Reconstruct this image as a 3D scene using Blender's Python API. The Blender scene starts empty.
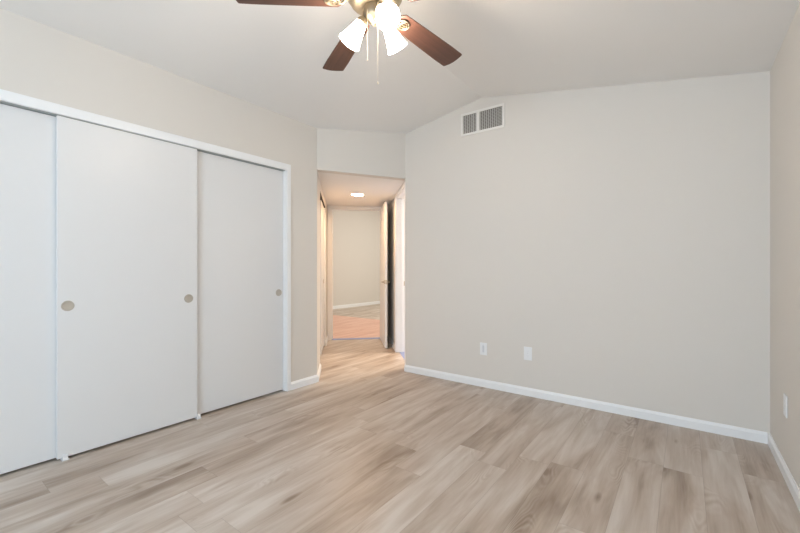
import bpy, bmesh, math, random
from mathutils import Vector, Matrix

S = bpy.context.scene
COL = S.collection
PI = math.pi

# ------------------------------------------------------------------ camera
YAW = math.atan2(285, 382)
cam_d = bpy.data.cameras.new('camera')
cam = bpy.data.objects.new('camera', cam_d)
COL.objects.link(cam)
cam.location = (0, 0, 1.145)
cam.rotation_euler = (PI / 2, 0, YAW)
cam_d.sensor_width = 36
cam_d.lens = 382 / 800 * 36
cam_d.shift_y = 1.5 / 800
cam_d.clip_start = 0.02
S.camera = cam

# ------------------------------------------------------------------ world, exposure
S.view_settings.view_transform = 'Standard'
S.view_settings.look = 'None'
S.view_settings.gamma = 1
S.view_settings.use_curve_mapping = False
S.view_settings.exposure = 0.48
w = bpy.data.worlds.new('daylight')
S.world = w
w.use_nodes = True
w.node_tree.nodes['Background'].inputs[0].default_value = (0.62, 0.78, 1.0, 1)
w.node_tree.nodes['Background'].inputs[1].default_value = 1.0


def area(name, loc, rot, sx, sy, power, color, spread=PI):
    d = bpy.data.lights.new(name, 'AREA')
    d.shape = 'RECTANGLE'
    d.size, d.size_y = sx, sy
    d.energy = power
    d.color = color
    d.spread = spread
    o = bpy.data.objects.new(name, d)
    o.location = loc
    o.rotation_euler = rot
    COL.objects.link(o)
    return o


# room extents
XL, XR, YB, YS = -2.97, 0.444, 3.433, -2.1
XRIDGE, ZRIDGE = -1.575, 2.79
HZ = 2.137          # hall ceiling height
WIN_X0, WIN_X1, WIN_Z0, WIN_Z1 = -1.57, 0.28, 0.35, 2.2
# added cool fill, shining in through a made-up window behind the camera
area('window_fill', ((WIN_X0 + WIN_X1) / 2, YS - 0.2, (WIN_Z0 + WIN_Z1) / 2), (PI / 2, 0, 0),
     WIN_X1 - WIN_X0, WIN_Z1 - WIN_Z0, 72, (0.74, 0.88, 1.0))
area('far_room_fill', (-4.8, 8.4, 3.5), (0, 0, 0), 2.5, 2.5, 85, (1.0, 0.97, 0.88))  # added fill for the far room, an area light without a fixture
area('warm_passage_fill', (-5.3, 5.3, 3.3), (0, 0, 0), 0.9, 0.9, 16, (1.0, 0.84, 0.70))  # added warm fill over the peach floor, no lamp modelled
area('bathroom_fill', (-2.3, 4.9, 2.3), (0, 0, 0), 0.6, 0.6, 48, (1.0, 0.84, 0.68))  # added fill in the unseen side room, brightens the doorway jamb


# ------------------------------------------------------------------ materials
def srgb(r, g, b):
    f = lambda c: (c / 255 / 12.92) if c / 255 <= 0.04045 else ((c / 255 + 0.055) / 1.055) ** 2.4
    return (f(r), f(g), f(b), 1)


def mat(name, col, rough=0.5, metal=0.0, bump=0.0, bscale=200, var=0.0, spec=0.5):
    m = bpy.data.materials.new(name)
    m.use_nodes = True
    nt = m.node_tree
    b = nt.nodes['Principled BSDF']
    b.inputs['Base Color'].default_value = col
    b.inputs['Roughness'].default_value = rough
    b.inputs['Metallic'].default_value = metal
    b.inputs['Specular IOR Level'].default_value = spec
    tc = nt.nodes.new('ShaderNodeTexCoord')
    n = nt.nodes.new('ShaderNodeTexNoise')
    n.inputs['Scale'].default_value = bscale
    n.inputs['Detail'].default_value = 3
    nt.links.new(tc.outputs['Object'], n.inputs['Vector'])
    if bump > 0:
        bp = nt.nodes.new('ShaderNodeBump')
        bp.inputs['Strength'].default_value = bump
        bp.inputs['Distance'].default_value = 0.002
        nt.links.new(n.outputs['Fac'], bp.inputs['Height'])
        nt.links.new(bp.outputs['Normal'], b.inputs['Normal'])
    n2 = nt.nodes.new('ShaderNodeTexNoise')
    n2.inputs['Scale'].default_value = 3.0
    nt.links.new(tc.outputs['Object'], n2.inputs['Vector'])
    mp = nt.nodes.new('ShaderNodeMapRange')
    mp.inputs['To Min'].default_value = 1 - var
    mp.inputs['To Max'].default_value = 1 + var
    nt.links.new(n2.outputs['Fac'], mp.inputs['Value'])
    mx = nt.nodes.new('ShaderNodeMix')
    mx.data_type = 'RGBA'
    mx.blend_type = 'MULTIPLY'
    mx.inputs['Factor'].default_value = 1
    mx.inputs['A'].default_value = col
    nt.links.new(mp.outputs['Result'], mx.inputs['B'])
    nt.links.new(mx.outputs['Result'], b.inputs['Base Color'])
    return m


def emit(name, col, strength):
    m = bpy.data.materials.new(name)
    m.use_nodes = True
    b = m.node_tree.nodes['Principled BSDF']
    b.inputs['Base Color'].default_value = (0.9, 0.9, 0.88, 1)
    b.inputs['Emission Color'].default_value = col
    b.inputs['Emission Strength'].default_value = strength
    return m


class G:
    """tiny node builder"""
    def __init__(s, m):
        s.nt = m.node_tree

    def math(s, op, a, b=None, c=None):
        n = s.nt.nodes.new('ShaderNodeMath')
        n.operation = op
        for i, v in enumerate((a, b, c)):
            if v is None:
                continue
            if isinstance(v, (int, float)):
                n.inputs[i].default_value = v
            else:
                s.nt.links.new(v, n.inputs[i])
        return n.outputs[0]

    def xyz(s, x, y, z=0.0):
        n = s.nt.nodes.new('ShaderNodeCombineXYZ')
        for i, v in enumerate((x, y, z)):
            if isinstance(v, (int, float)):
                n.inputs[i].default_value = v
            else:
                s.nt.links.new(v, n.inputs[i])
        return n.outputs[0]

    def noise(s, vec, scale=1.0, detail=2.0, rough=0.5, dist=0.0):
        n = s.nt.nodes.new('ShaderNodeTexNoise')
        s.nt.links.new(vec, n.inputs['Vector'])
        n.inputs['Scale'].default_value = scale
        n.inputs['Detail'].default_value = detail
        n.inputs['Roughness'].default_value = rough
        n.inputs['Distortion'].default_value = dist
        return n.outputs['Fac']

    def white(s, vec):
        n = s.nt.nodes.new('ShaderNodeTexWhiteNoise')
        n.noise_dimensions = '3D'
        s.nt.links.new(vec, n.inputs['Vector'])
        return n.outputs['Value']

    def ramp(s, fac, stops):
        n = s.nt.nodes.new('ShaderNodeValToRGB')
        s.nt.links.new(fac, n.inputs[0])
        e = n.color_ramp.elements
        e[0].position, e[0].color = stops[0]
        e[1].position, e[1].color = stops[-1]
        for p, c in stops[1:-1]:
            x = e.new(p)
            x.color = c
        return n.outputs['Color']

    def mix(s, fac, a, b, mode='MIX'):
        n = s.nt.nodes.new('ShaderNodeMix')
        n.data_type = 'RGBA'
        n.blend_type = mode
        for k, v in (('Factor', fac), ('A', a), ('B', b)):
            i = n.inputs[k]
            if k == 'Factor':
                i = n.inputs[0]
            if isinstance(v, (int, float)):
                i.default_value = v
            elif isinstance(v, tuple):
                i.default_value = v
            else:
                s.nt.links.new(v, i)
        return n.outputs['Result']


def planks(name, light, mid, dark, seed=0.0, rough=0.38):
    m = bpy.data.materials.new(name)
    m.use_nodes = True
    g = G(m)
    nt = m.node_tree
    b = nt.nodes['Principled BSDF']
    tc = nt.nodes.new('ShaderNodeTexCoord')
    sp = nt.nodes.new('ShaderNodeSeparateXYZ')
    nt.links.new(tc.outputs['Object'], sp.inputs[0])
    x, y = sp.outputs['X'], sp.outputs['Y']
    W, L = 0.178, 1.22
    u = g.math('DIVIDE', g.math('ADD', x, 0.455), W)
    row = g.math('FLOOR', u)
    fu = g.math('FRACT', u)
    off = g.white(g.xyz(row, 3.7 + seed, 1.3))
    v = g.math('ADD', g.math('DIVIDE', y, L), off)
    colm = g.math('FLOOR', v)
    fv = g.math('FRACT', v)
    rid = g.white(g.xyz(row, colm, 7.1 + seed))
    rid2 = g.white(g.xyz(row, colm, 2.9 + seed))
    shift = g.math('MULTIPLY', rid, 37.0)
    # broad streaks stretched along the board
    broad = g.noise(g.xyz(g.math('ADD', g.math('MULTIPLY', x, 9.0), shift), g.math('MULTIPLY', y, 1.3), shift), 1.0, 3, 0.55, 0.6)
    # cathedral figure
    warp = g.noise(g.xyz(g.math('ADD', g.math('MULTIPLY', x, 5.0), shift), g.math('MULTIPLY', y, 1.6), rid2), 1.0, 2, 0.5, 0.2)
    rings = g.math('SINE', g.math('ADD', g.math('MULTIPLY', warp, 150.0), g.math('MULTIPLY', x, 60.0)))
    rmask = g.noise(g.xyz(g.math('ADD', g.math('MULTIPLY', x, 6.0), shift), g.math('MULTIPLY', y, 2.2), 5.5), 1.0, 1)
    rmask = g.math('MULTIPLY', g.math('MAXIMUM', g.math('SUBTRACT', rmask, 0.6), 0.0), 3.2)
    # fine grain
    fine = g.noise(g.xyz(g.math('ADD', g.math('MULTIPLY', x, 120.0), shift), g.math('MULTIPLY', y, 4.0), shift), 1.0, 4, 0.65)
    # knots
    vo = nt.nodes.new('ShaderNodeTexVoronoi')
    vo.feature = 'F1'
    vo.inputs['Scale'].default_value = 1.0
    nt.links.new(g.xyz(g.math('ADD', g.math('MULTIPLY', x, 6.5), shift), g.math('MULTIPLY', y, 2.0), 0.0), vo.inputs['Vector'])
    kd = g.math('ADD', vo.outputs['Distance'], g.math('MULTIPLY', g.math('SUBTRACT', warp, 0.5), 0.35))
    knot = g.math('MAXIMUM', g.math('SUBTRACT', 1.0, g.math('MULTIPLY', kd, 8.0)), 0.0)
    sepc = nt.nodes.new('ShaderNodeSeparateColor')
    nt.links.new(vo.outputs['Color'], sepc.inputs[0])
    kon = g.math('GREATER_THAN', sepc.outputs[0], 0.62)
    knot = g.math('MULTIPLY', knot, kon)
    halo = g.math('MULTIPLY', g.math('MAXIMUM', g.math('SUBTRACT', 1.0, g.math('MULTIPLY', kd, 1.9)), 0.0), kon)
    t = g.math('ADD', g.math('MULTIPLY', rid2, 0.28), g.math('MULTIPLY', g.math('SUBTRACT', broad, 0.5), 1.75))
    t = g.math('ADD', t, 0.27)
    streak = g.noise(g.xyz(g.math('ADD', g.math('MULTIPLY', x, 20.0), shift), g.math('MULTIPLY', y, 1.7), rid2), 1.0, 3, 0.55, 0.8)
    t = g.math('ADD', t, g.math('MULTIPLY', g.math('SUBTRACT', streak, 0.5), 0.6))
    t = g.math('ADD', t, g.math('MULTIPLY', g.math('SUBTRACT', fine, 0.5), 0.3))
    t = g.math('ADD', t, g.math('MULTIPLY', g.math('MULTIPLY', rings, rmask), 0.30))
    t = g.math('ADD', t, g.math('MULTIPLY', halo, 0.22))
    t = g.math('ADD', t, g.math('MULTIPLY', knot, 0.6))
    col = g.ramp(t, [(0.0, light), (0.5, mid), (1.0, dark)])
    # seams
    eu = g.math('MULTIPLY', g.math('MINIMUM', fu, g.math('SUBTRACT', 1.0, fu)), W)
    ev = g.math('MULTIPLY', g.math('MINIMUM', fv, g.math('SUBTRACT', 1.0, fv)), L)
    e = g.math('MINIMUM', eu, ev)
    seam = g.math('LESS_THAN', e, 0.0011)
    col = g.mix(g.math('MULTIPLY', seam, 0.30), col, (dark[0] * .45, dark[1] * .45, dark[2] * .45, 1))
    nt.links.new(col, b.inputs['Base Color'])
    b.inputs['Roughness'].default_value = rough
    rr = g.math('ADD', g.math('MULTIPLY', fine, 0.18), rough - 0.09)
    nt.links.new(rr, b.inputs['Roughness'])
    bp = nt.nodes.new('ShaderNodeBump')
    bp.inputs['Strength'].default_value = 0.25
    bp.inputs['Distance'].default_value = 0.001
    nt.links.new(g.math('SUBTRACT', fine, g.math('MULTIPLY', seam, 2.0)), bp.inputs['Height'])
    nt.links.new(bp.outputs['Normal'], b.inputs['Normal'])
    return m


def wood(name, a, bcol, rough=0.35):
    m = bpy.data.materials.new(name)
    m.use_nodes = True
    g = G(m)
    nt = m.node_tree
    b = nt.nodes['Principled BSDF']
    tc = nt.nodes.new('ShaderNodeTexCoord')
    sp = nt.nodes.new('ShaderNodeSeparateXYZ')
    nt.links.new(tc.outputs['Object'], sp.inputs[0])
    v = g.xyz(g.math('MULTIPLY', sp.outputs['X'], 3.0), g.math('MULTIPLY', sp.outputs['Y'], 70.0), sp.outputs['Z'])
    n = g.noise(v, 1.0, 4, 0.6, 0.5)
    nt.links.new(g.ramp(n, [(0.3, a), (0.7, bcol)]), b.inputs['Base Color'])
    b.inputs['Roughness'].default_value = rough
    return m


M = {}
M['wall'] = mat('warm_grey_wall_paint', srgb(223, 219, 213), 0.72, bump=0.12, bscale=260, var=0.008, spec=0.3)
M['ceiling'] = mat('ceiling_paint', srgb(241, 240, 238), 0.85, bump=0.2, bscale=160, var=0.01, spec=0.2)
M['trim'] = mat('white_trim_paint', srgb(243, 245, 247), 0.38, spec=0.5)
M['door'] = mat('white_door_paint', srgb(230, 231, 232), 0.36, bump=0.03, bscale=90, var=0.004)
M['floor'] = planks('greige_oak_vinyl_planks', srgb(206, 197, 188), srgb(181, 166, 152), srgb(140, 121, 104))
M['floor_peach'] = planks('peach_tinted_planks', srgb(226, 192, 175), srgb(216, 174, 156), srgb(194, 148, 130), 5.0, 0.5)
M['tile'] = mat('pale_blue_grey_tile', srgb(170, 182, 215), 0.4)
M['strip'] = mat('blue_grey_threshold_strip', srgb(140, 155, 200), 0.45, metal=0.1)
M['nickel'] = mat('brushed_nickel', srgb(188, 178, 160), 0.35, 1.0, bump=0.05, bscale=400)
M['nickel_dish'] = mat('brushed_nickel_dish', srgb(196, 189, 178), 0.5, 0.4, bump=0.05, bscale=400)
M['bronze'] = mat('antique_brushed_bronze', srgb(158, 146, 126), 0.48, 1.0, bump=0.05, bscale=300)
M['blade'] = wood('mahogany_fan_blade', srgb(98, 67, 55), srgb(74, 51, 43), 0.42)
M['shade'] = emit('frosted_white_glass_lit', (1.0, 0.85, 0.70, 1), 42.0)
M['bulb'] = emit('warm_bulb', (1.0, 0.88, 0.7, 1), 20.0)
M['led'] = emit('warm_led_disc', (1.0, 0.60, 0.31, 1), 150.0)
M['dark'] = mat('dark_gap', srgb(40, 38, 36), 0.8)
M['track'] = mat('grey_track_metal', srgb(170, 174, 172), 0.5, 0.2)
M['duct'] = mat('dark_duct', srgb(112, 107, 101), 0.8)
M['plastic'] = mat('white_plastic', srgb(238, 240, 242), 0.3)
M['slot'] = mat('grey_slot_plastic', srgb(214, 217, 222), 0.5)
M['vent'] = mat('white_vent_enamel', srgb(236, 234, 230), 0.45)
M['louver'] = mat('grey_louver_enamel', srgb(196, 194, 190), 0.5)
M['rubber'] = mat('white_rubber', srgb(225, 222, 215), 0.6)
M['chain'] = mat('pale_bead_chain', srgb(222, 208, 186), 0.5, 0.3)
gl = bpy.data.materials.new('added_window_glass')
gl.use_nodes = True
nt = gl.node_tree
nt.nodes.remove(nt.nodes['Principled BSDF'])
tr = nt.nodes.new('ShaderNodeBsdfTransparent')
gs = nt.nodes.new('ShaderNodeBsdfGlossy')
gs.inputs['Roughness'].default_value = 0.02
mxs = nt.nodes.new('ShaderNodeMixShader')
mxs.inputs[0].default_value = 0.06
nt.links.new(tr.outputs[0], mxs.inputs[1])
nt.links.new(gs.outputs[0], mxs.inputs[2])
nt.links.new(mxs.outputs[0], nt.nodes['Material Output'].inputs['Surface'])
M['glass'] = gl


# ------------------------------------------------------------------ helpers
def link(name, bm, m, parent=None, smooth=False, bevel=0.0):
    bmesh.ops.recalc_face_normals(bm, faces=bm.faces)
    me = bpy.data.meshes.new(name)
    bm.to_mesh(me)
    bm.free()
    me.materials.append(M[m])
    o = bpy.data.objects.new(name, me)
    COL.objects.link(o)
    if parent:
        o.parent = parent
    if smooth:
        for p in me.polygons:
            p.use_smooth = True
        me.set_sharp_from_angle(angle=math.radians(40))
    if bevel:
        md = o.modifiers.new('bevel', 'BEVEL')
        md.width = bevel
        md.segments = 2
        md.limit_method = 'ANGLE'
    return o


def tag(o, label, cat=None, group=None, kind=None):
    if label:
        o['label'] = label
    if cat:
        o['category'] = cat
    if group:
        o['group'] = group
    if kind:
        o['kind'] = kind
    return o


def struct(o, label, cat):
    return tag(o, label, cat, kind='structure')


def empty(name, loc, rz=0.0):
    o = bpy.data.objects.new(name, None)
    o.location = loc
    o.rotation_euler = (0, 0, rz)
    COL.objects.link(o)
    return o


def zc(x):
    return ZRIDGE - (x - XRIDGE) * 0.18 if x > XRIDGE else ZRIDGE - (XRIDGE - x) * 0.17


def prism(bm, pts, z0, z1):
    """closed plan polygon; z0/z1 are numbers or functions of x"""
    f0 = z0 if callable(z0) else (lambda x: z0)
    f1 = z1 if callable(z1) else (lambda x: z1)
    a = [bm.verts.new((p[0], p[1], f0(p[0]))) for p in pts]
    b = [bm.verts.new((p[0], p[1], f1(p[0]))) for p in pts]
    n = len(pts)
    bm.faces.new(a)
    bm.faces.new(b)
    for i in range(n):
        j = (i + 1) % n
        bm.faces.new((a[i], a[j], b[j], b[i]))


def box(bm, x0, x1, y0, y1, z0, z1):
    prism(bm, [(x0, y0), (x1, y0), (x1, y1), (x0, y1)], z0, z1)


U = Vector((-math.sqrt(.5), math.sqrt(.5)))      # along the hall
N = Vector((math.sqrt(.5), math.sqrt(.5)))       # across the hall, to the right
A = Vector((XL, 2.582))
C = Vector((-2.486, YB))
HW = (C - A).dot(N)
HB = HW + .03       # face of the hall's right wall beside the doorway
TC = (C - A).dot(U)
TE = 2.235


def H(s, t):
    p = A + N * s + U * t
    return (p.x, p.y)


def hbox(bm, s0, s1, t0, t1, z0, z1):
    prism(bm, [H(s0, t0), H(s1, t0), H(s1, t1), H(s0, t1)], z0, z1)


def sweep(bm, path, prof, side=1):
    """profile (offset, z) swept along a plan polyline, offset to its left (side=1) or right"""
    P = [Vector(p) for p in path]
    offs = []
    for i, p in enumerate(P):
        ds = []
        if i > 0:
            ds.append((P[i] - P[i - 1]).normalized())
        if i < len(P) - 1:
            ds.append((P[i + 1] - P[i]).normalized())
        ns = [Vector((-d.y, d.x)) * side for d in ds]
        if len(ns) == 1:
            offs.append(ns[0])
        else:
            b = (ns[0] + ns[1]).normalized()
            offs.append(b / b.dot(ns[0]))
    rings = []
    for p, o in zip(P, offs):
        rings.append([bm.verts.new((p.x + o.x * d, p.y + o.y * d, z)) for d, z in prof])
    n = len(prof)
    for r, q in zip(rings, rings[1:]):
        for i in range(n):
            j = (i + 1) % n
            bm.faces.new((r[i], r[j], q[j], q[i]))
    bm.faces.new(rings[0])
    bm.faces.new(rings[-1])


def lathe(bm, prof, seg=32, mtx=None):
    """profile [(r, z)] about z"""
    mtx = mtx or Matrix.Identity(4)
    rings = []
    for r, z in prof:
        if r < 1e-6:
            rings.append([bm.verts.new(mtx @ Vector((0, 0, z)))])
        else:
            rings.append([bm.verts.new(mtx @ Vector((r * math.cos(2 * PI * k / seg), r * math.sin(2 * PI * k / seg), z))) for k in range(seg)])
    for a, b in zip(rings, rings[1:]):
        for k in range(seg):
            j = (k + 1) % seg
            if len(a) == 1 and len(b) == 1:
                continue
            if len(a) == 1:
                bm.faces.new((a[0], b[j], b[k]))
            elif len(b) == 1:
                bm.faces.new((a[k], a[j], b[0]))
            else:
                bm.faces.new((a[k], a[j], b[j], b[k]))


def tube(bm, pts, r, seg=10, cap=True):
    pts = [Vector(p) for p in pts]
    rr = r if isinstance(r, (list, tuple)) else [r] * len(pts)
    rings = []
    up = Vector((0, 0, 1))
    for i, p in enumerate(pts):
        d = (pts[min(i + 1, len(pts) - 1)] - pts[max(i - 1, 0)]).normalized()
        a = d.cross(up)
        if a.length < 1e-3:
            a = d.cross(Vector((1, 0, 0)))
        a.normalize()
        b = d.cross(a).normalized()
        rings.append([bm.verts.new(p + (a * math.cos(2 * PI * k / seg) + b * math.sin(2 * PI * k / seg)) * rr[i]) for k in range(seg)])
    for q, w_ in zip(rings, rings[1:]):
        for k in range(seg):
            j = (k + 1) % seg
            bm.faces.new((q[k], q[j], w_[j], w_[k]))
    if cap:
        bm.faces.new(rings[0])
        bm.faces.new(rings[-1])


def nb():
    return bmesh.new()


def axis_mtx(origin, direction):
    """matrix taking +Z to direction"""
    d = Vector(direction).normalized()
    return Matrix.Translation(Vector(origin)) @ d.to_track_quat('Z', 'Y').to_matrix().to_4x4()


# ------------------------------------------------------------------ floor
E0 = H(-2.6, TE)
E1 = H(3.0, TE)
STRIP0, STRIP1 = TE, TE + 0.11
bm = nb()
# bedroom, hall and the closets beside it
prism(bm, [(-4.4, YS - .1), (XR + .1, YS - .1), (XR + .1, YB + .12), (-2.436, YB + .12),
           H(HB + .04, TC + .12), H(HB + .04, TE), H(-1.0, TE)], -0.08, 0.0)
struct(link('floor', bm, 'floor'), 'greige oak plank floor running from the bedroom into the hall', 'floor')
bm = nb()
prism(bm, [H(-2.6, STRIP1), (-7.85, 2.33), (-7.85, 6.5), (-2.43, 6.5), H(3.0, STRIP1)], -0.08, 0.0)
struct(link('floor', bm, 'floor_peach'), 'peach toned floor just beyond the open door at the hall end', 'floor')
bm = nb()
prism(bm, [(-7.95, 6.5), (-2.33, 6.5), (-2.33, 11.1), (-7.95, 11.1)], -0.08, 0.0)
struct(link('floor', bm, 'floor'), 'grey brown plank floor in the far room by its wall', 'floor')
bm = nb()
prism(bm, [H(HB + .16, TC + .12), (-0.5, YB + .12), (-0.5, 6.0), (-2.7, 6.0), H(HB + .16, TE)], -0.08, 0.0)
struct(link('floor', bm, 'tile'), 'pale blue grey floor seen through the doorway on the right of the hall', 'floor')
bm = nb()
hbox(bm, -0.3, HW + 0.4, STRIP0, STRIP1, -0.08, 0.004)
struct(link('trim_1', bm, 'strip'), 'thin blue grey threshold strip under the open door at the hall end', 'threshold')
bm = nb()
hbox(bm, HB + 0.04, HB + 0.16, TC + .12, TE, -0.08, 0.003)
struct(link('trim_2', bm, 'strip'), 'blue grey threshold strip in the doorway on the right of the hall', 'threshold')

# ------------------------------------------------------------------ ceilings
bm = nb()
T = 0.1
for x0, x1 in ((XL - .1, XRIDGE), (XRIDGE, XR + .1)):
    prism(bm, [(x0, YS - .1), (x1, YS - .1), (x1, YB + .12), (x0, YB + .12)], zc, lambda x: zc(x) + T)
bmesh.ops.remove_doubles(bm, verts=bm.verts, dist=1e-5)
struct(link('ceiling', bm, 'ceiling'), 'vaulted warm white bedroom ceiling rising to a soft ridge', 'ceiling')
HA = H(0, 0.104)
HC = H(HW, TC + 0.104)
bm = nb()
prism(bm, [HA, HC, H(HB + .14, TC + .05), H(HB + .14, TE + .12), H(-.9, TE + .12), H(-.9, .35), H(-.1, .1)], HZ, HZ + .06)
struct(link('ceiling', bm, 'ceiling'), 'low flat hall ceiling holding the small recessed light', 'ceiling')
bm = nb()
prism(bm, [E0, (-7.95, 2.33), (-7.95, 11.1), (-2.33, 11.1), E1], 3.6, 3.7)
struct(link('ceiling', bm, 'ceiling'), 'flat ceiling of the far room beyond the hall door', 'ceiling')
bm = nb()
prism(bm, [H(HB + .14, TC + .10), (-2.436, YB + .12), (-0.4, YB + .12), (-0.4, 6.1), (-2.62, 6.1), H(HB + .14, TE)], 2.4, 2.5)
struct(link('ceiling', bm, 'ceiling'), 'ceiling of the room through the doorway on the right of the hall', 'ceiling')

# ------------------------------------------------------------------ bedroom walls
CY0, CY1, CZ = -0.22, 2.212, 2.052    # closet opening
bm = nb()
box(bm, XL - .1, XL, YS, CY0, 0, zc)
prism(bm, [(XL - .1, CY0), (XL, CY0), (XL, CY1), (XL - .1, CY1)], CZ, zc)
prism(bm, [(XL - .1, CY1), (XL, CY1), (XL, A.y), (XL - .1, 2.541)], 0, zc)
bmesh.ops.remove_doubles(bm, verts=bm.verts, dist=1e-5)
struct(link('wall_left', bm, 'wall'), 'warm grey wall around and above the sliding closet doors', 'wall')
bm = nb()
prism(bm, [(C.x, YB), (XRIDGE, YB), (XRIDGE, YB + .12), (-2.436, YB + .12)], 0, zc)
prism(bm, [(XRIDGE, YB), (XR, YB), (XR, YB + .12), (XRIDGE, YB + .12)], 0, zc)
bmesh.ops.remove_doubles(bm, verts=bm.verts, dist=1e-5)
struct(link('wall_back', bm, 'wall'), 'long blank light grey wall with the air vent high on it', 'wall')
bm = nb()
box(bm, XR, XR + .1, YS, YB + .12, 0, zc)
struct(link('wall_right', bm, 'wall'), 'greige wall at the right edge with one outlet', 'wall')
bm = nb()
prism(bm, [(A.x, A.y), (C.x, C.y), HC, HA], HZ, zc)
struct(link('wall_header', bm, 'wall'), 'short wall above the hall opening', 'wall')
bm = nb()
for x0, x1, z0, z1 in ((XL - .1, WIN_X0, 0, zc), (WIN_X1, XR + .1, 0, zc), (WIN_X0, WIN_X1, 0, WIN_Z0)):
    box(bm, x0, x1, YS - .12, YS, z0, z1)
for x0, x1 in ((WIN_X0, WIN_X1),):
    box(bm, x0, x1, YS - .12, YS, WIN_Z1, zc)
struct(link('wall_front', bm, 'wall'), 'wall behind the camera with an opening for the added window', 'wall')
bm = nb()  # added window, out of view, put in to admit the fill light
for x0, x1, z0, z1 in ((WIN_X0, WIN_X0 + .05, WIN_Z0, WIN_Z1), (WIN_X1 - .05, WIN_X1, WIN_Z0, WIN_Z1),
                       (WIN_X0 + .05, WIN_X1 - .05, WIN_Z0, WIN_Z0 + .05), (WIN_X0 + .05, WIN_X1 - .05, WIN_Z1 - .05, WIN_Z1),
                       (-.67, -.62, WIN_Z0 + .05, WIN_Z1 - .05)):
    box(bm, x0, x1, YS - .09, YS - .03, z0, z1)
win = struct(link('added_window_1', bm, 'trim'), 'added white framed window behind the camera, letting in the fill light', 'window')
for x0, x1 in ((WIN_X0 + .05, -.67), (-.62, WIN_X1 - .05)):
    bm = nb()
    box(bm, x0, x1, YS - .064, YS - .058, WIN_Z0 + .05, WIN_Z1 - .05)
    link('added_window_pane', bm, 'glass', win)

# bedroom closet shell
bm = nb()
box(bm, -3.68, -3.62, CY0 - .1, 2.32, 0, 2.4)
box(bm, -3.62, XL - .1, CY0 - .1, CY0 - .04, 0, 2.4)
box(bm, -3.62, XL - .1, 2.26, 2.32, 0, 2.4)
box(bm, -3.62, XL - .1, CY0 - .04, 2.26, 2.34, 2.4)
struct(link('wall_closet', bm, 'wall'), 'inside of the bedroom closet behind the sliding doors', 'wall')

# ------------------------------------------------------------------ hall walls
HT0, HT1, HTZ = 0.5, 1.78, 2.035
bm = nb()
prism(bm, [(A.x, A.y), H(0, HT0), H(-.1, HT0), (XL - .1, 2.541)], 0, HZ)
hbox(bm, -.1, 0, HT0, HT1, HTZ, HZ)
hbox(bm, -.1, 0, HT1, TE, 0, HZ)
# closet shell behind the hall doors
hbox(bm, -.75, -.7, .42, TE, 0, HZ)
hbox(bm, -.7, -.1, .42, .47, 0, HZ)
hbox(bm, -.7, -.1, TE - .05, TE, 0, HZ)
bmesh.ops.remove_doubles(bm, verts=bm.verts, dist=1e-5)
struct(link('wall_hall_left', bm, 'wall'), 'left wall of the hall around its narrow closet', 'wall')
BT0, BT1, BZ = TC + .15, TC + .95, 2.095
bm = nb()
prism(bm, [(C.x, C.y), (-2.436, YB + .12), H(HB + .14, BT0), H(HB, BT0)], 0, HZ)
hbox(bm, HB, HB + .14, BT0, BT1, BZ, HZ)
hbox(bm, HB, HB + .14, BT1, TE, 0, HZ)
bmesh.ops.remove_doubles(bm, verts=bm.verts, dist=1e-5)
struct(link('wall_hall_right', bm, 'wall'), 'right wall of the hall around the bright doorway', 'wall')
DS0, DS1, DZ = 0.068, 0.876, 2.092
bm = nb()
hbox(bm, -2.6, DS0, TE, TE + .12, 0.005, 3.6)
hbox(bm, DS0, DS1, TE, TE + .12, DZ, 3.6)
hbox(bm, DS1, 3.0, TE, TE + .12, 0.005, 3.6)
bmesh.ops.remove_doubles(bm, verts=bm.verts, dist=1e-5)
struct(link('wall_hall_end', bm, 'wall'), 'end wall of the hall around the open door', 'wall')
# far room shell
bm = nb()
box(bm, -7.95, -7.85, 2.2, 11.1, 0, 3.6)
struct(link('wall_far', bm, 'wall'), 'pale wall of the far room seen through the open hall door', 'wall')
bm = nb()
box(bm, -7.85, -2.33, 11.0, 11.1, 0, 3.6)
box(bm, -2.43, -2.33, E1[1] + .15, 11.0, 0, 3.6)
box(bm, -7.85, E0[0], 2.2, 2.3, 0, 3.6)
struct(link('wall_far_room', bm, 'wall'), 'hidden side walls closing off the far room', 'wall')
bm = nb()
box(bm, -0.5, -0.4, YB + .12, 6.1, 0, 2.4)
box(bm, -2.62, -0.5, 6.0, 6.1, 0, 2.4)
struct(link('wall_side_room', bm, 'wall'), 'walls of the room through the bright doorway on the right', 'wall')

# ------------------------------------------------------------------ baseboards
BH, BTK = 0.072, 0.013
TH_ = 0.017
PROF = [(0, 0), (BTK, 0), (BTK, BH - .018), (BTK * .55, BH - .006), (BTK * .4, BH), (0, BH)]


def base(name, path, label, side=1, prof=PROF):
    bm = nb()
    sweep(bm, path, prof, side)
    return struct(link(name, bm, 'trim'), label, 'baseboard')


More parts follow.
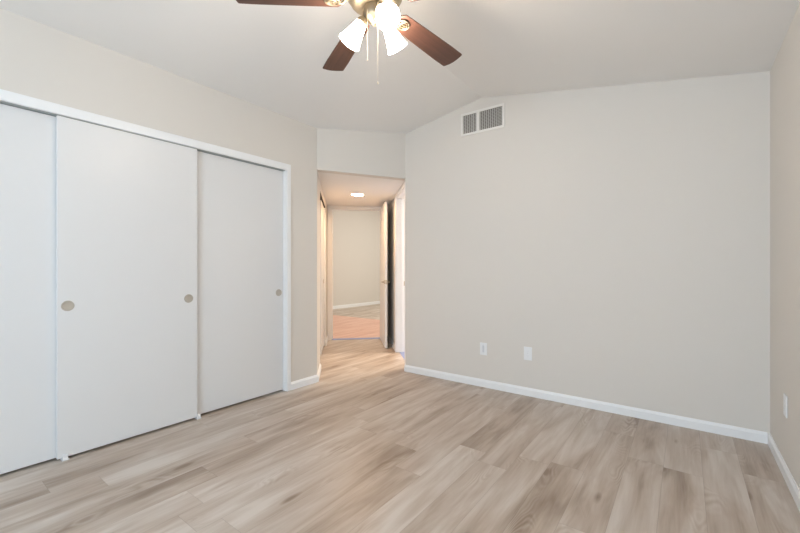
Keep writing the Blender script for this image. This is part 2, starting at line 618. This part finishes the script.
base('baseboard_back', [(XR - BTK, YB), (C.x, YB), H(HB - .013, TC + .085)], 'white baseboard along the foot of the long blank wall', 1)
base('baseboard_right', [(XR, YS), (XR, YB)], 'white baseboard running up the right wall', 1)
base('baseboard_left', [(XL, CY1 + .043), (XL, A.y), H(0, HT0 - .045)], 'short white baseboard wrapping the wall end beside the closet', -1,
     [(d * 1.35, z) for d, z in PROF])
base('baseboard_front', [(XL, YS), (XR - BTK, YS)], 'white baseboard under the added window behind the camera', 1)
base('baseboard_closet', [(XL, YS + BTK), (XL, CY0 - .043)], 'short white baseboard left of the closet doors', -1)
base('baseboard_hall_left', [H(0, HT1 + .005), H(0, TE - BTK)], 'tiny baseboard at the far left corner of the hall', -1)
base('baseboard_hall_right', [H(HB, BT1 + .062), H(HB, TE - TH_)], 'white baseboard behind the open hall door', 1)
base('baseboard_far', [(-7.85, 11.0), (-7.85, 2.3)], 'white baseboard along the far room wall', 1,
     [(d, z * 1.25) for d, z in PROF])

# ------------------------------------------------------------------ casings
bm = nb()
TH = 0.016
box(bm, XL, XL + TH, CY0 - .042, CY1 + .042, CZ, CZ + .058)
box(bm, XL, XL + TH, CY0 - .042, CY0, 0, CZ)
box(bm, XL, XL + TH, CY1, CY1 + .042, 0, CZ)
# jamb liners
box(bm, XL - .1, XL, CY1 - .006, CY1, 0, CZ)
box(bm, XL - .1, XL, CY0, CY0 + .006, 0, CZ)
struct(link('trim_3', bm, 'trim', bevel=.002), 'flat white casing framing the bedroom closet doors', 'door casing')
bm = nb()
hbox(bm, .008, DS0, TE - TH, TE, 0, DZ)
hbox(bm, DS1, HB - .014, TE - TH, TE, 0, DZ)
hbox(bm, .008, HB - .014, TE - TH, TE, DZ, HZ - .002)
# jamb and stop
hbox(bm, DS0, DS0 + .012, TE, TE + .12, .005, DZ)
hbox(bm, DS1 - .012, DS1, TE, TE + .12, .005, DZ)
hbox(bm, DS0 + .012, DS1 - .012, TE, TE + .12, DZ - .012, DZ)
hbox(bm, DS0 + .012, DS0 + .024, TE + .05, TE + .08, .005, DZ - .012)
struct(link('trim_4', bm, 'trim', bevel=.002), 'white casing around the open doorway at the hall end', 'door casing')
bm = nb()
c0 = HB - TH
hbox(bm, c0, HB, BT1, BT1 + .057, 0, BZ)
hbox(bm, c0, HB, BT0 - .06, BT0, 0, BZ)
hbox(bm, c0, HB, BT0 - .06, BT1 + .057, BZ, HZ - .003)
hbox(bm, HB, HB + .14, BT1 - .014, BT1, 0.004, BZ)
hbox(bm, HB, HB + .14, BT0, BT0 + .014, 0.004, BZ)
hbox(bm, HB, HB + .14, BT0 + .014, BT1 - .014, BZ - .014, BZ)
hbox(bm, HB + .058, HB + .082, BT1 - .026, BT1 - .014, 0.004, BZ - .014)
hbox(bm, HB + .058, HB + .082, BT0 + .014, BT1 - .026, BZ - .026, BZ - .014)
j = struct(link('trim_5', bm, 'trim', bevel=.002), 'bright white jamb and casing of the doorway right of the open door', 'door casing')
bm = nb()
hbox(bm, HB + .098, HB + .124, BT1 - .0165, BT1 - .014, .905, .965)
tag(link('strike_plate', bm, 'nickel', j), 'small metal strike plate')
bm = nb()
hbox(bm, -.1, 0, HT0, HT0 + .008, 0, HTZ)
hbox(bm, -.1, 0, HT1 - .008, HT1, 0, HTZ)
struct(link('trim_6', bm, 'trim'), 'pale jamb lining of the hall closet opening', 'door casing')

# ------------------------------------------------------------------ sliding closet doors
def pull_bm(sign=1):
    """round recessed finger pull, axis along +X"""
    bm = nb()
    m = Matrix.Rotation(PI / 2, 4, 'Y')
    lathe(bm, [(0.0, 0.0012), (0.018, 0.0014), (0.0245, 0.0022), (0.0262, 0.0045), (0.030, 0.0042), (0.0315, 0.0), (0, 0)], 36, m)
    return bm


def slider(name, x, y0, y1, label, pulls, group=None):
    bm = nb()
    box(bm, x - .03, x, y0, y1, .014, CZ - .006)
    o = struct(link(name, bm, 'door', bevel=.0015), label, 'closet door')
    for yp, zp in pulls:
        p = link('finger_pull', pull_bm(), 'nickel_dish', o, smooth=True)
        p.location = (x, yp, zp)
        tag(p, 'round brushed metal finger pull')
    return o


FX = -2.968
slider('door_1', FX - .036, CY0 + .01, .64, 'white sliding closet door cut by the left edge of the photo', [(CY0 + .06, .93)])
slider('door_2', FX, .597, 1.404, 'middle white sliding closet door with two round pulls, in front of its neighbours', [(.645, .918), (1.342, .918)])
slider('door_3', FX - .036, 1.37, CY1 - .009, 'right hand white sliding closet door nearest the hall, with one pull', [(2.155, .918)])
bm = nb()
box(bm, XL - .08, XL - .002, CY0 + .008, CY1 - .008, CZ - .004, CZ)
tk = tag(link('track', bm, 'track'), 'grey metal top track above the bedroom closet doors', 'door track')
gd0 = None
for yy, lab in ((.632, 'small white plastic floor guide at the left edge of the middle closet door'),
                (1.412, 'small white plastic floor guide where the middle and right closet doors meet')):
    bm = nb()
    box(bm, -.03, .018, -.016, .016, 0, .007)
    box(bm, .004, .014, -.012, .012, .007, .036)
    o = link('door_guide', bm, 'plastic', bevel=.0015)
    o.location = (FX + .0, yy, 0)
    tag(o, lab, 'door guide', 'closet door floor guides')

# hall closet doors
def hslider(name, s, t0, t1, label, tp=None):
    bm = nb()
    hbox(bm, s - .03, s, t0, t1, .014, HTZ - .012)
    o = struct(link(name, bm, 'door'), label, 'closet door')
    if tp:
        p = link('finger_pull', pull_bm(), 'nickel_dish', o, smooth=True)
        q = H(s, tp)
        p.location = (q[0], q[1], .955)
        p.rotation_euler = (0, 0, PI / 4)
    return o


hslider('door_4', -.055, HT0 + .01, 1.17, 'near white sliding door of the hall closet, seen edge on')
hslider('door_5', -.022, 1.11, HT1 - .01, 'far white sliding door of the hall closet with a round pull', 1.66)
bm = nb()
hbox(bm, -.09, -.004, HT0 + .01, HT1 - .01, HTZ - .010, HTZ - .001)
tag(link('track', bm, 'dark'), 'dark top track above the hall closet doors', 'door track')

# ------------------------------------------------------------------ open door at the hall end
LS0, LS1, LT0, LT1 = 0.840, 0.874, 1.445, TE - .022
bm = nb()
hbox(bm, LS0, LS1, LT0, LT1, .012, 2.082)
dr = struct(link('door_6', bm, 'door', bevel=.0015), 'open white hall door swung against the right wall, with a lever handle', 'door')
for sg, s0 in ((-1, LS0), (1, LS1)):
    bm = nb()
    o3 = lambda s, t, z: Vector((*H(s, t), z))
    c = o3(s0, LT0 + .062, .945)
    nrm = Vector((N.x * sg, N.y * sg, 0))
    mtx = axis_mtx(c, nrm)
    lathe(bm, [(0, 0), (.028, 0), (.028, .004), (.020, .010), (.010, .012), (.009, .040), (.0, .040)], 24, mtx)
    e = c + nrm * .034
    uu = Vector((U.x, U.y, 0))
    tube(bm, [e - uu * .008, e + uu * .04, e + uu * .085, e + uu * .112 - nrm * .006], [.009, .008, .007, .006], 10)
    tag(link('lever_handle', bm, 'nickel', dr, smooth=True), 'brushed metal lever handle')
bm = nb()
hbox(bm, LS0 + .005, LS1 - .005, LT0 - .0012, LT0, .915, .975)
link('latch_plate', bm, 'nickel', dr)
for z in (.2, 1.03, 1.82):
    bm = nb()
    q = H(LS1 + .004, LT1 + .012)
    tube(bm, [(q[0], q[1], z), (q[0], q[1], z + .09)], .006, 10)
    link('hinge', bm, 'nickel', dr)
# spring stop on the baseboard behind the door
bm = nb()
tp = 1.50
a3 = Vector((*H(HB - BTK, tp), .045))
b3 = Vector((*H(LS1 + .012, tp), .045))
tube(bm, [a3, b3], .005, 10)
ds = link('door_stop', bm, 'nickel', smooth=True)
tag(ds, 'small spring door stop on the baseboard behind the open hall door', 'door stop')
bm = nb()
tube(bm, [b3 + (a3 - b3) * .0, Vector((*H(LS1 + .0015, tp), .045))], .009, 12)
tag(link('tip', bm, 'rubber', ds, smooth=True), 'white rubber tip')

# ------------------------------------------------------------------ recessed hall light
q = (-3.54, 3.79)
rl = empty('recessed_light', (q[0], q[1], HZ))
tag(rl, 'small round recessed light glowing in the hall ceiling', 'ceiling light')
bm = nb()
lathe(bm, [(.078, -.001), (.082, -.006), (.098, -.004), (.100, 0), (.078, 0), (.078, -.001)], 40)
link('trim_ring', bm, 'trim', rl, smooth=True)
bm = nb()
lathe(bm, [(0, -.003), (.078, -.003), (.078, -.0005), (0, -.0005)], 40)
link('lens', bm, 'led', rl)

# ------------------------------------------------------------------ air vent
VX0, VX1, VZ0, VZ1 = -1.796, -1.345, 2.457, 2.680
v = empty('air_vent', ((VX0 + VX1) / 2, YB, VZ0))
tag(v, 'white rectangular air vent with grey louvers high on the blank wall', 'air vent')
vw = (VX1 - VX0) / 2
vh = VZ1 - VZ0


def vbox(bm, x0, x1, z0, z1, y0, y1):
    box(bm, x0, x1, y0, y1, z0, z1)


bm = nb()
fb = .022
vbox(bm, -vw, vw, 0, fb, -.010, 0)
vbox(bm, -vw, vw, vh - fb, vh, -.010, 0)
vbox(bm, -vw, -vw + fb, fb, vh - fb, -.010, 0)
vbox(bm, vw - fb, vw, fb, vh - fb, -.010, 0)
link('frame', bm, 'vent', v, bevel=.002)
mx = -1.613 - (VX0 + VX1) / 2
bm = nb()
vbox(bm, mx - .017, mx + .017, fb, vh - fb, -.009, 0)
link('divider', bm, 'vent', v, bevel=.002)
for a, b_, nm in ((-vw + fb, mx - .017, 1), (mx + .017, vw - fb, 2)):
    bm = nb()
    vbox(bm, a, b_, fb, vh - fb, -.0008, 0)
    link('duct', bm, 'duct', v)
    bm = nb()
    n = int(round((b_ - a) / .0215))
    for k in range(n):
        x = a + (k + .5) * (b_ - a) / n
        th_ = .0032 if not (nm == 1 and k == n - 2) else .0055
        vbox(bm, x - th_, x + th_, fb, vh - fb, -.0085, -.0055)
    nz = 13
    for k in range(1, nz):
        z = fb + k * (vh - 2 * fb) / nz
        vbox(bm, a, b_, z - .0014, z + .0014, -.0050, -.0025)
    link('louvers', bm, 'louver', v)

# ------------------------------------------------------------------ outlets
def plate(name, loc, rz, label, cat, style, group=None):
    o = empty(name, loc, rz)
    tag(o, label, cat, group)
    bm = nb()
    box(bm, -.036, .036, -.006, 0, -.059, .059)
    link('cover_plate', bm, 'plastic', o, bevel=.0025)
    if style == 'jack':
        bm = nb()
        box(bm, -.010, .010, -.0075, -.006, -.034, .034)
        link('insert', bm, 'slot', o, bevel=.0005)
    else:
        for zz in (-.021, .021):
            bm = nb()
            box(bm, -.017, .017, -.0078, -.006, zz - .014, zz + .014)
            r = link('receptacle', bm, 'plastic', o, bevel=.001)
            bm = nb()
            for xx in (-.0065, .0065):
                box(bm, xx - .001, xx + .001, -.0082, -.0078, zz - .001, zz + .008)
            box(bm, -.0022, .0022, -.0082, -.0078, zz - .010, zz - .006)
            link('slots', bm, 'slot', r)
    for zz in ((-.046, .046) if style == 'jack' else (0,)):
        bm = nb()
        lathe(bm, [(0, .0005), (.0028, .0005), (.0028, 0), (0, 0)], 12, axis_mtx((0, -.006, zz), (0, -1, 0)))
        link('screw', bm, 'slot', o)
    return o


plate('wall_jack', (-1.556, YB, .366), 0, 'white jack plate with a grey slot low on the blank wall, left of the outlet', 'wall plate', 'jack')
plate('power_outlet', (-1.129, YB, .378), 0, 'white outlet plate low on the blank wall, right of the jack plate', 'outlet', 'duplex')
plate('power_outlet', (XR, 2.94, .392), -PI / 2, 'white outlet plate seen edge on at the right wall', 'outlet', 'duplex')

# ------------------------------------------------------------------ ceiling fan
FXc, FYc = -1.230, 1.437
fz = zc(FXc)
fan = empty('ceiling_fan', (FXc, FYc, fz))
tag(fan, 'five blade mahogany ceiling fan with three lit frosted glass shades', 'ceiling fan')
Z = lambda z: z - fz
bm = nb()
lathe(bm, [(0, Z(fz) + .012), (.066, Z(fz) + .012), (.068, -.02), (.060, -.045), (.034, -.070), (.018, -.078), (0, -.078)], 40)
link('canopy', bm, 'bronze', fan, smooth=True)
bm = nb()
tube(bm, [(0, 0, -.075), (0, 0, Z(2.60))], .012, 16)
link('downrod', bm, 'bronze', fan, smooth=True)
bm = nb()
lathe(bm, [(0, Z(2.612)), (.030, Z(2.612)), (.040, Z(2.600)), (.085, Z(2.592)), (.120, Z(2.572)), (.132, Z(2.540)), (.132, Z(2.505)),
           (.138, Z(2.498)), (.138, Z(2.482)), (.128, Z(2.470)), (.118, Z(2.452)), (.095, Z(2.437)), (.055, Z(2.430)), (0, Z(2.430))], 48)
link('motor_housing', bm, 'bronze', fan, smooth=True)
bm = nb()
lathe(bm, [(0, Z(2.432)), (.046, Z(2.432)), (.052, Z(2.422)), (.052, Z(2.385)), (.044, Z(2.372)), (.026, Z(2.362)), (.012, Z(2.352)),
           (.009, Z(2.343)), (0, Z(2.338))], 36)
sw = link('switch_housing', bm, 'bronze', fan, smooth=True)

# blades and irons
PH, BR, BZc, PITCH, BWD = 1.444, 0.652, 2.456, -0.132, 0.070
DROOP = 0.048
for k in range(5):
    a = PH + k * 2 * PI / 5
    rot = Matrix.Rotation(a, 4, 'Z')
    tilt = Matrix.Translation((0, 0, Z(BZc))) @ Matrix.Rotation(DROOP, 4, 'Y') @ Matrix.Rotation(PITCH, 4, 'X')
    # blade: outline in local x (radial), y (width)
    out = []
    r0, r1 = .160, BR
    w0 = BWD * .80
    out += [(r0, -w0 * .60), (r0 + .016, -w0 * .95), (r0 + .05, -w0), (r1 - .1, -BWD), (r1 - .004, -BWD), (r1 + .001, -BWD * .93),
            (r1 + .010, -BWD * .35), (r1 + .013, BWD * .10), (r1 + .010, BWD * .5), (r1 + .001, BWD * .93), (r1 - .004, BWD), (r1 - .1, BWD),
            (r0 + .05, w0), (r0 + .016, w0 * .95), (r0, w0 * .60)]
    bm = nb()
    prism(bm, out, -.003, .003)
    b = link('blade', bm, 'blade', fan, bevel=.0015)
    b.matrix_local = rot @ tilt @ Matrix.Rotation(.015 if k == 2 else 0, 4, 'Y')
    # iron: arm from the housing, splitting into a looped oval under the blade
    bm = nb()
    zo = -.0085
    tube(bm, [(.105, 0, .030), (.135, 0, .010), (.160, 0, zo - .006), (.180, 0, zo - .002)], [.010, .009, .008, .007], 10)
    for rx, ry, cx in ((.036, .030, .205), (.023, .016, .209)):
        pts = [(cx + rx * math.cos(q_ * 2 * PI / 28), ry * math.sin(q_ * 2 * PI / 28), zo) for q_ in range(29)]
        tube(bm, pts, .0048, 8, cap=False)
    tube(bm, [(.178, 0, zo), (.243, 0, zo)], .0045, 8)
    for sx, sy in ((.196, .023), (.196, -.023), (.236, 0)):
        lathe(bm, [(0, -.0015), (.007, -.001), (.008, .002), (.008, .005), (0, .005)], 12, Matrix.Translation((sx, sy, zo)))
    i = link('blade_iron', bm, 'bronze', fan, smooth=True)
    i.matrix_local = rot @ tilt

# three light arms
for az, rn, tl, nz_ in ((38, .088, .74, 2.402), (157, .088, .72, 2.366), (-88, .054, .53, 2.374)):
    a = math.radians(126.7 - az)
    rd = Vector((math.cos(a), math.sin(a), 0))
    neck = rd * rn + Vector((0, 0, Z(nz_)))
    ax = (rd * tl + Vector((0, 0, -math.sqrt(1 - tl * tl)))).normalized()
    bm = nb()
    tube(bm, [rd * .040 + Vector((0, 0, Z(2.400))), rd * (.35 * rn + .026) + Vector((0, 0, Z(2.412))), rd * (.75 * rn + .010) + Vector((0, 0, Z(2.413))), neck], .0075, 12)
    link('light_arm', bm, 'bronze', fan, smooth=True)
    m4 = axis_mtx(neck, ax)
    bm = nb()
    lathe(bm, [(0, -.008), (.016, -.006), (.023, .002), (.027, .014), (.030, .026), (.0275, .026), (.020, .010), (0, .008)], 28, m4)
    link('lamp_socket', bm, 'bronze', fan, smooth=True)
    bm = nb()
    lathe(bm, [(.025, .016), (.029, .030), (.033, .050), (.039, .075), (.045, .100), (.051, .120), (.057, .133),
               (.0545, .134), (.0485, .121), (.0425, .101), (.0365, .076), (.0305, .051), (.026, .031), (.022, .017), (.025, .016)], 40, m4)
    sh = link('glass_shade', bm, 'shade', fan, smooth=True)
    tag(sh, 'lit frosted white bell glass')
    bm = nb()
    lathe(bm, [(0, .012), (.012, .014), (.013, .030), (.020, .050), (.025, .070), (.023, .088), (.013, .100), (0, .104)], 24, m4)
    link('bulb', bm, 'bulb', sh, smooth=True)

# pull chains: the camera sees one short, one long
rt = Vector((math.cos(YAW), math.sin(YAW), 0))
fw = Vector((-math.sin(YAW), math.cos(YAW), 0))
for lat, dep, zend in ((-.030, -.045, 2.154), (.020, -.048, 2.040)):
    p = rt * lat + fw * dep
    bm = nb()
    tube(bm, [(p.x, p.y, Z(2.395)), (p.x, p.y, Z(zend))], .0005, 8)
    z = 2.39
    while z > zend:
        bmesh.ops.create_icosphere(bm, subdivisions=1, radius=.0010, matrix=Matrix.Translation((p.x, p.y, Z(z))))
        z -= .006
    c = link('pull_chain', bm, 'chain', fan)
    bm = nb()
    lathe(bm, [(0, .003), (.0015, .002), (.0025, -.003), (.0025, -.008), (.001, -.011), (0, -.011)], 16, Matrix.Translation((p.x, p.y, Z(zend))))
    link('fob', bm, 'chain', c, smooth=True)
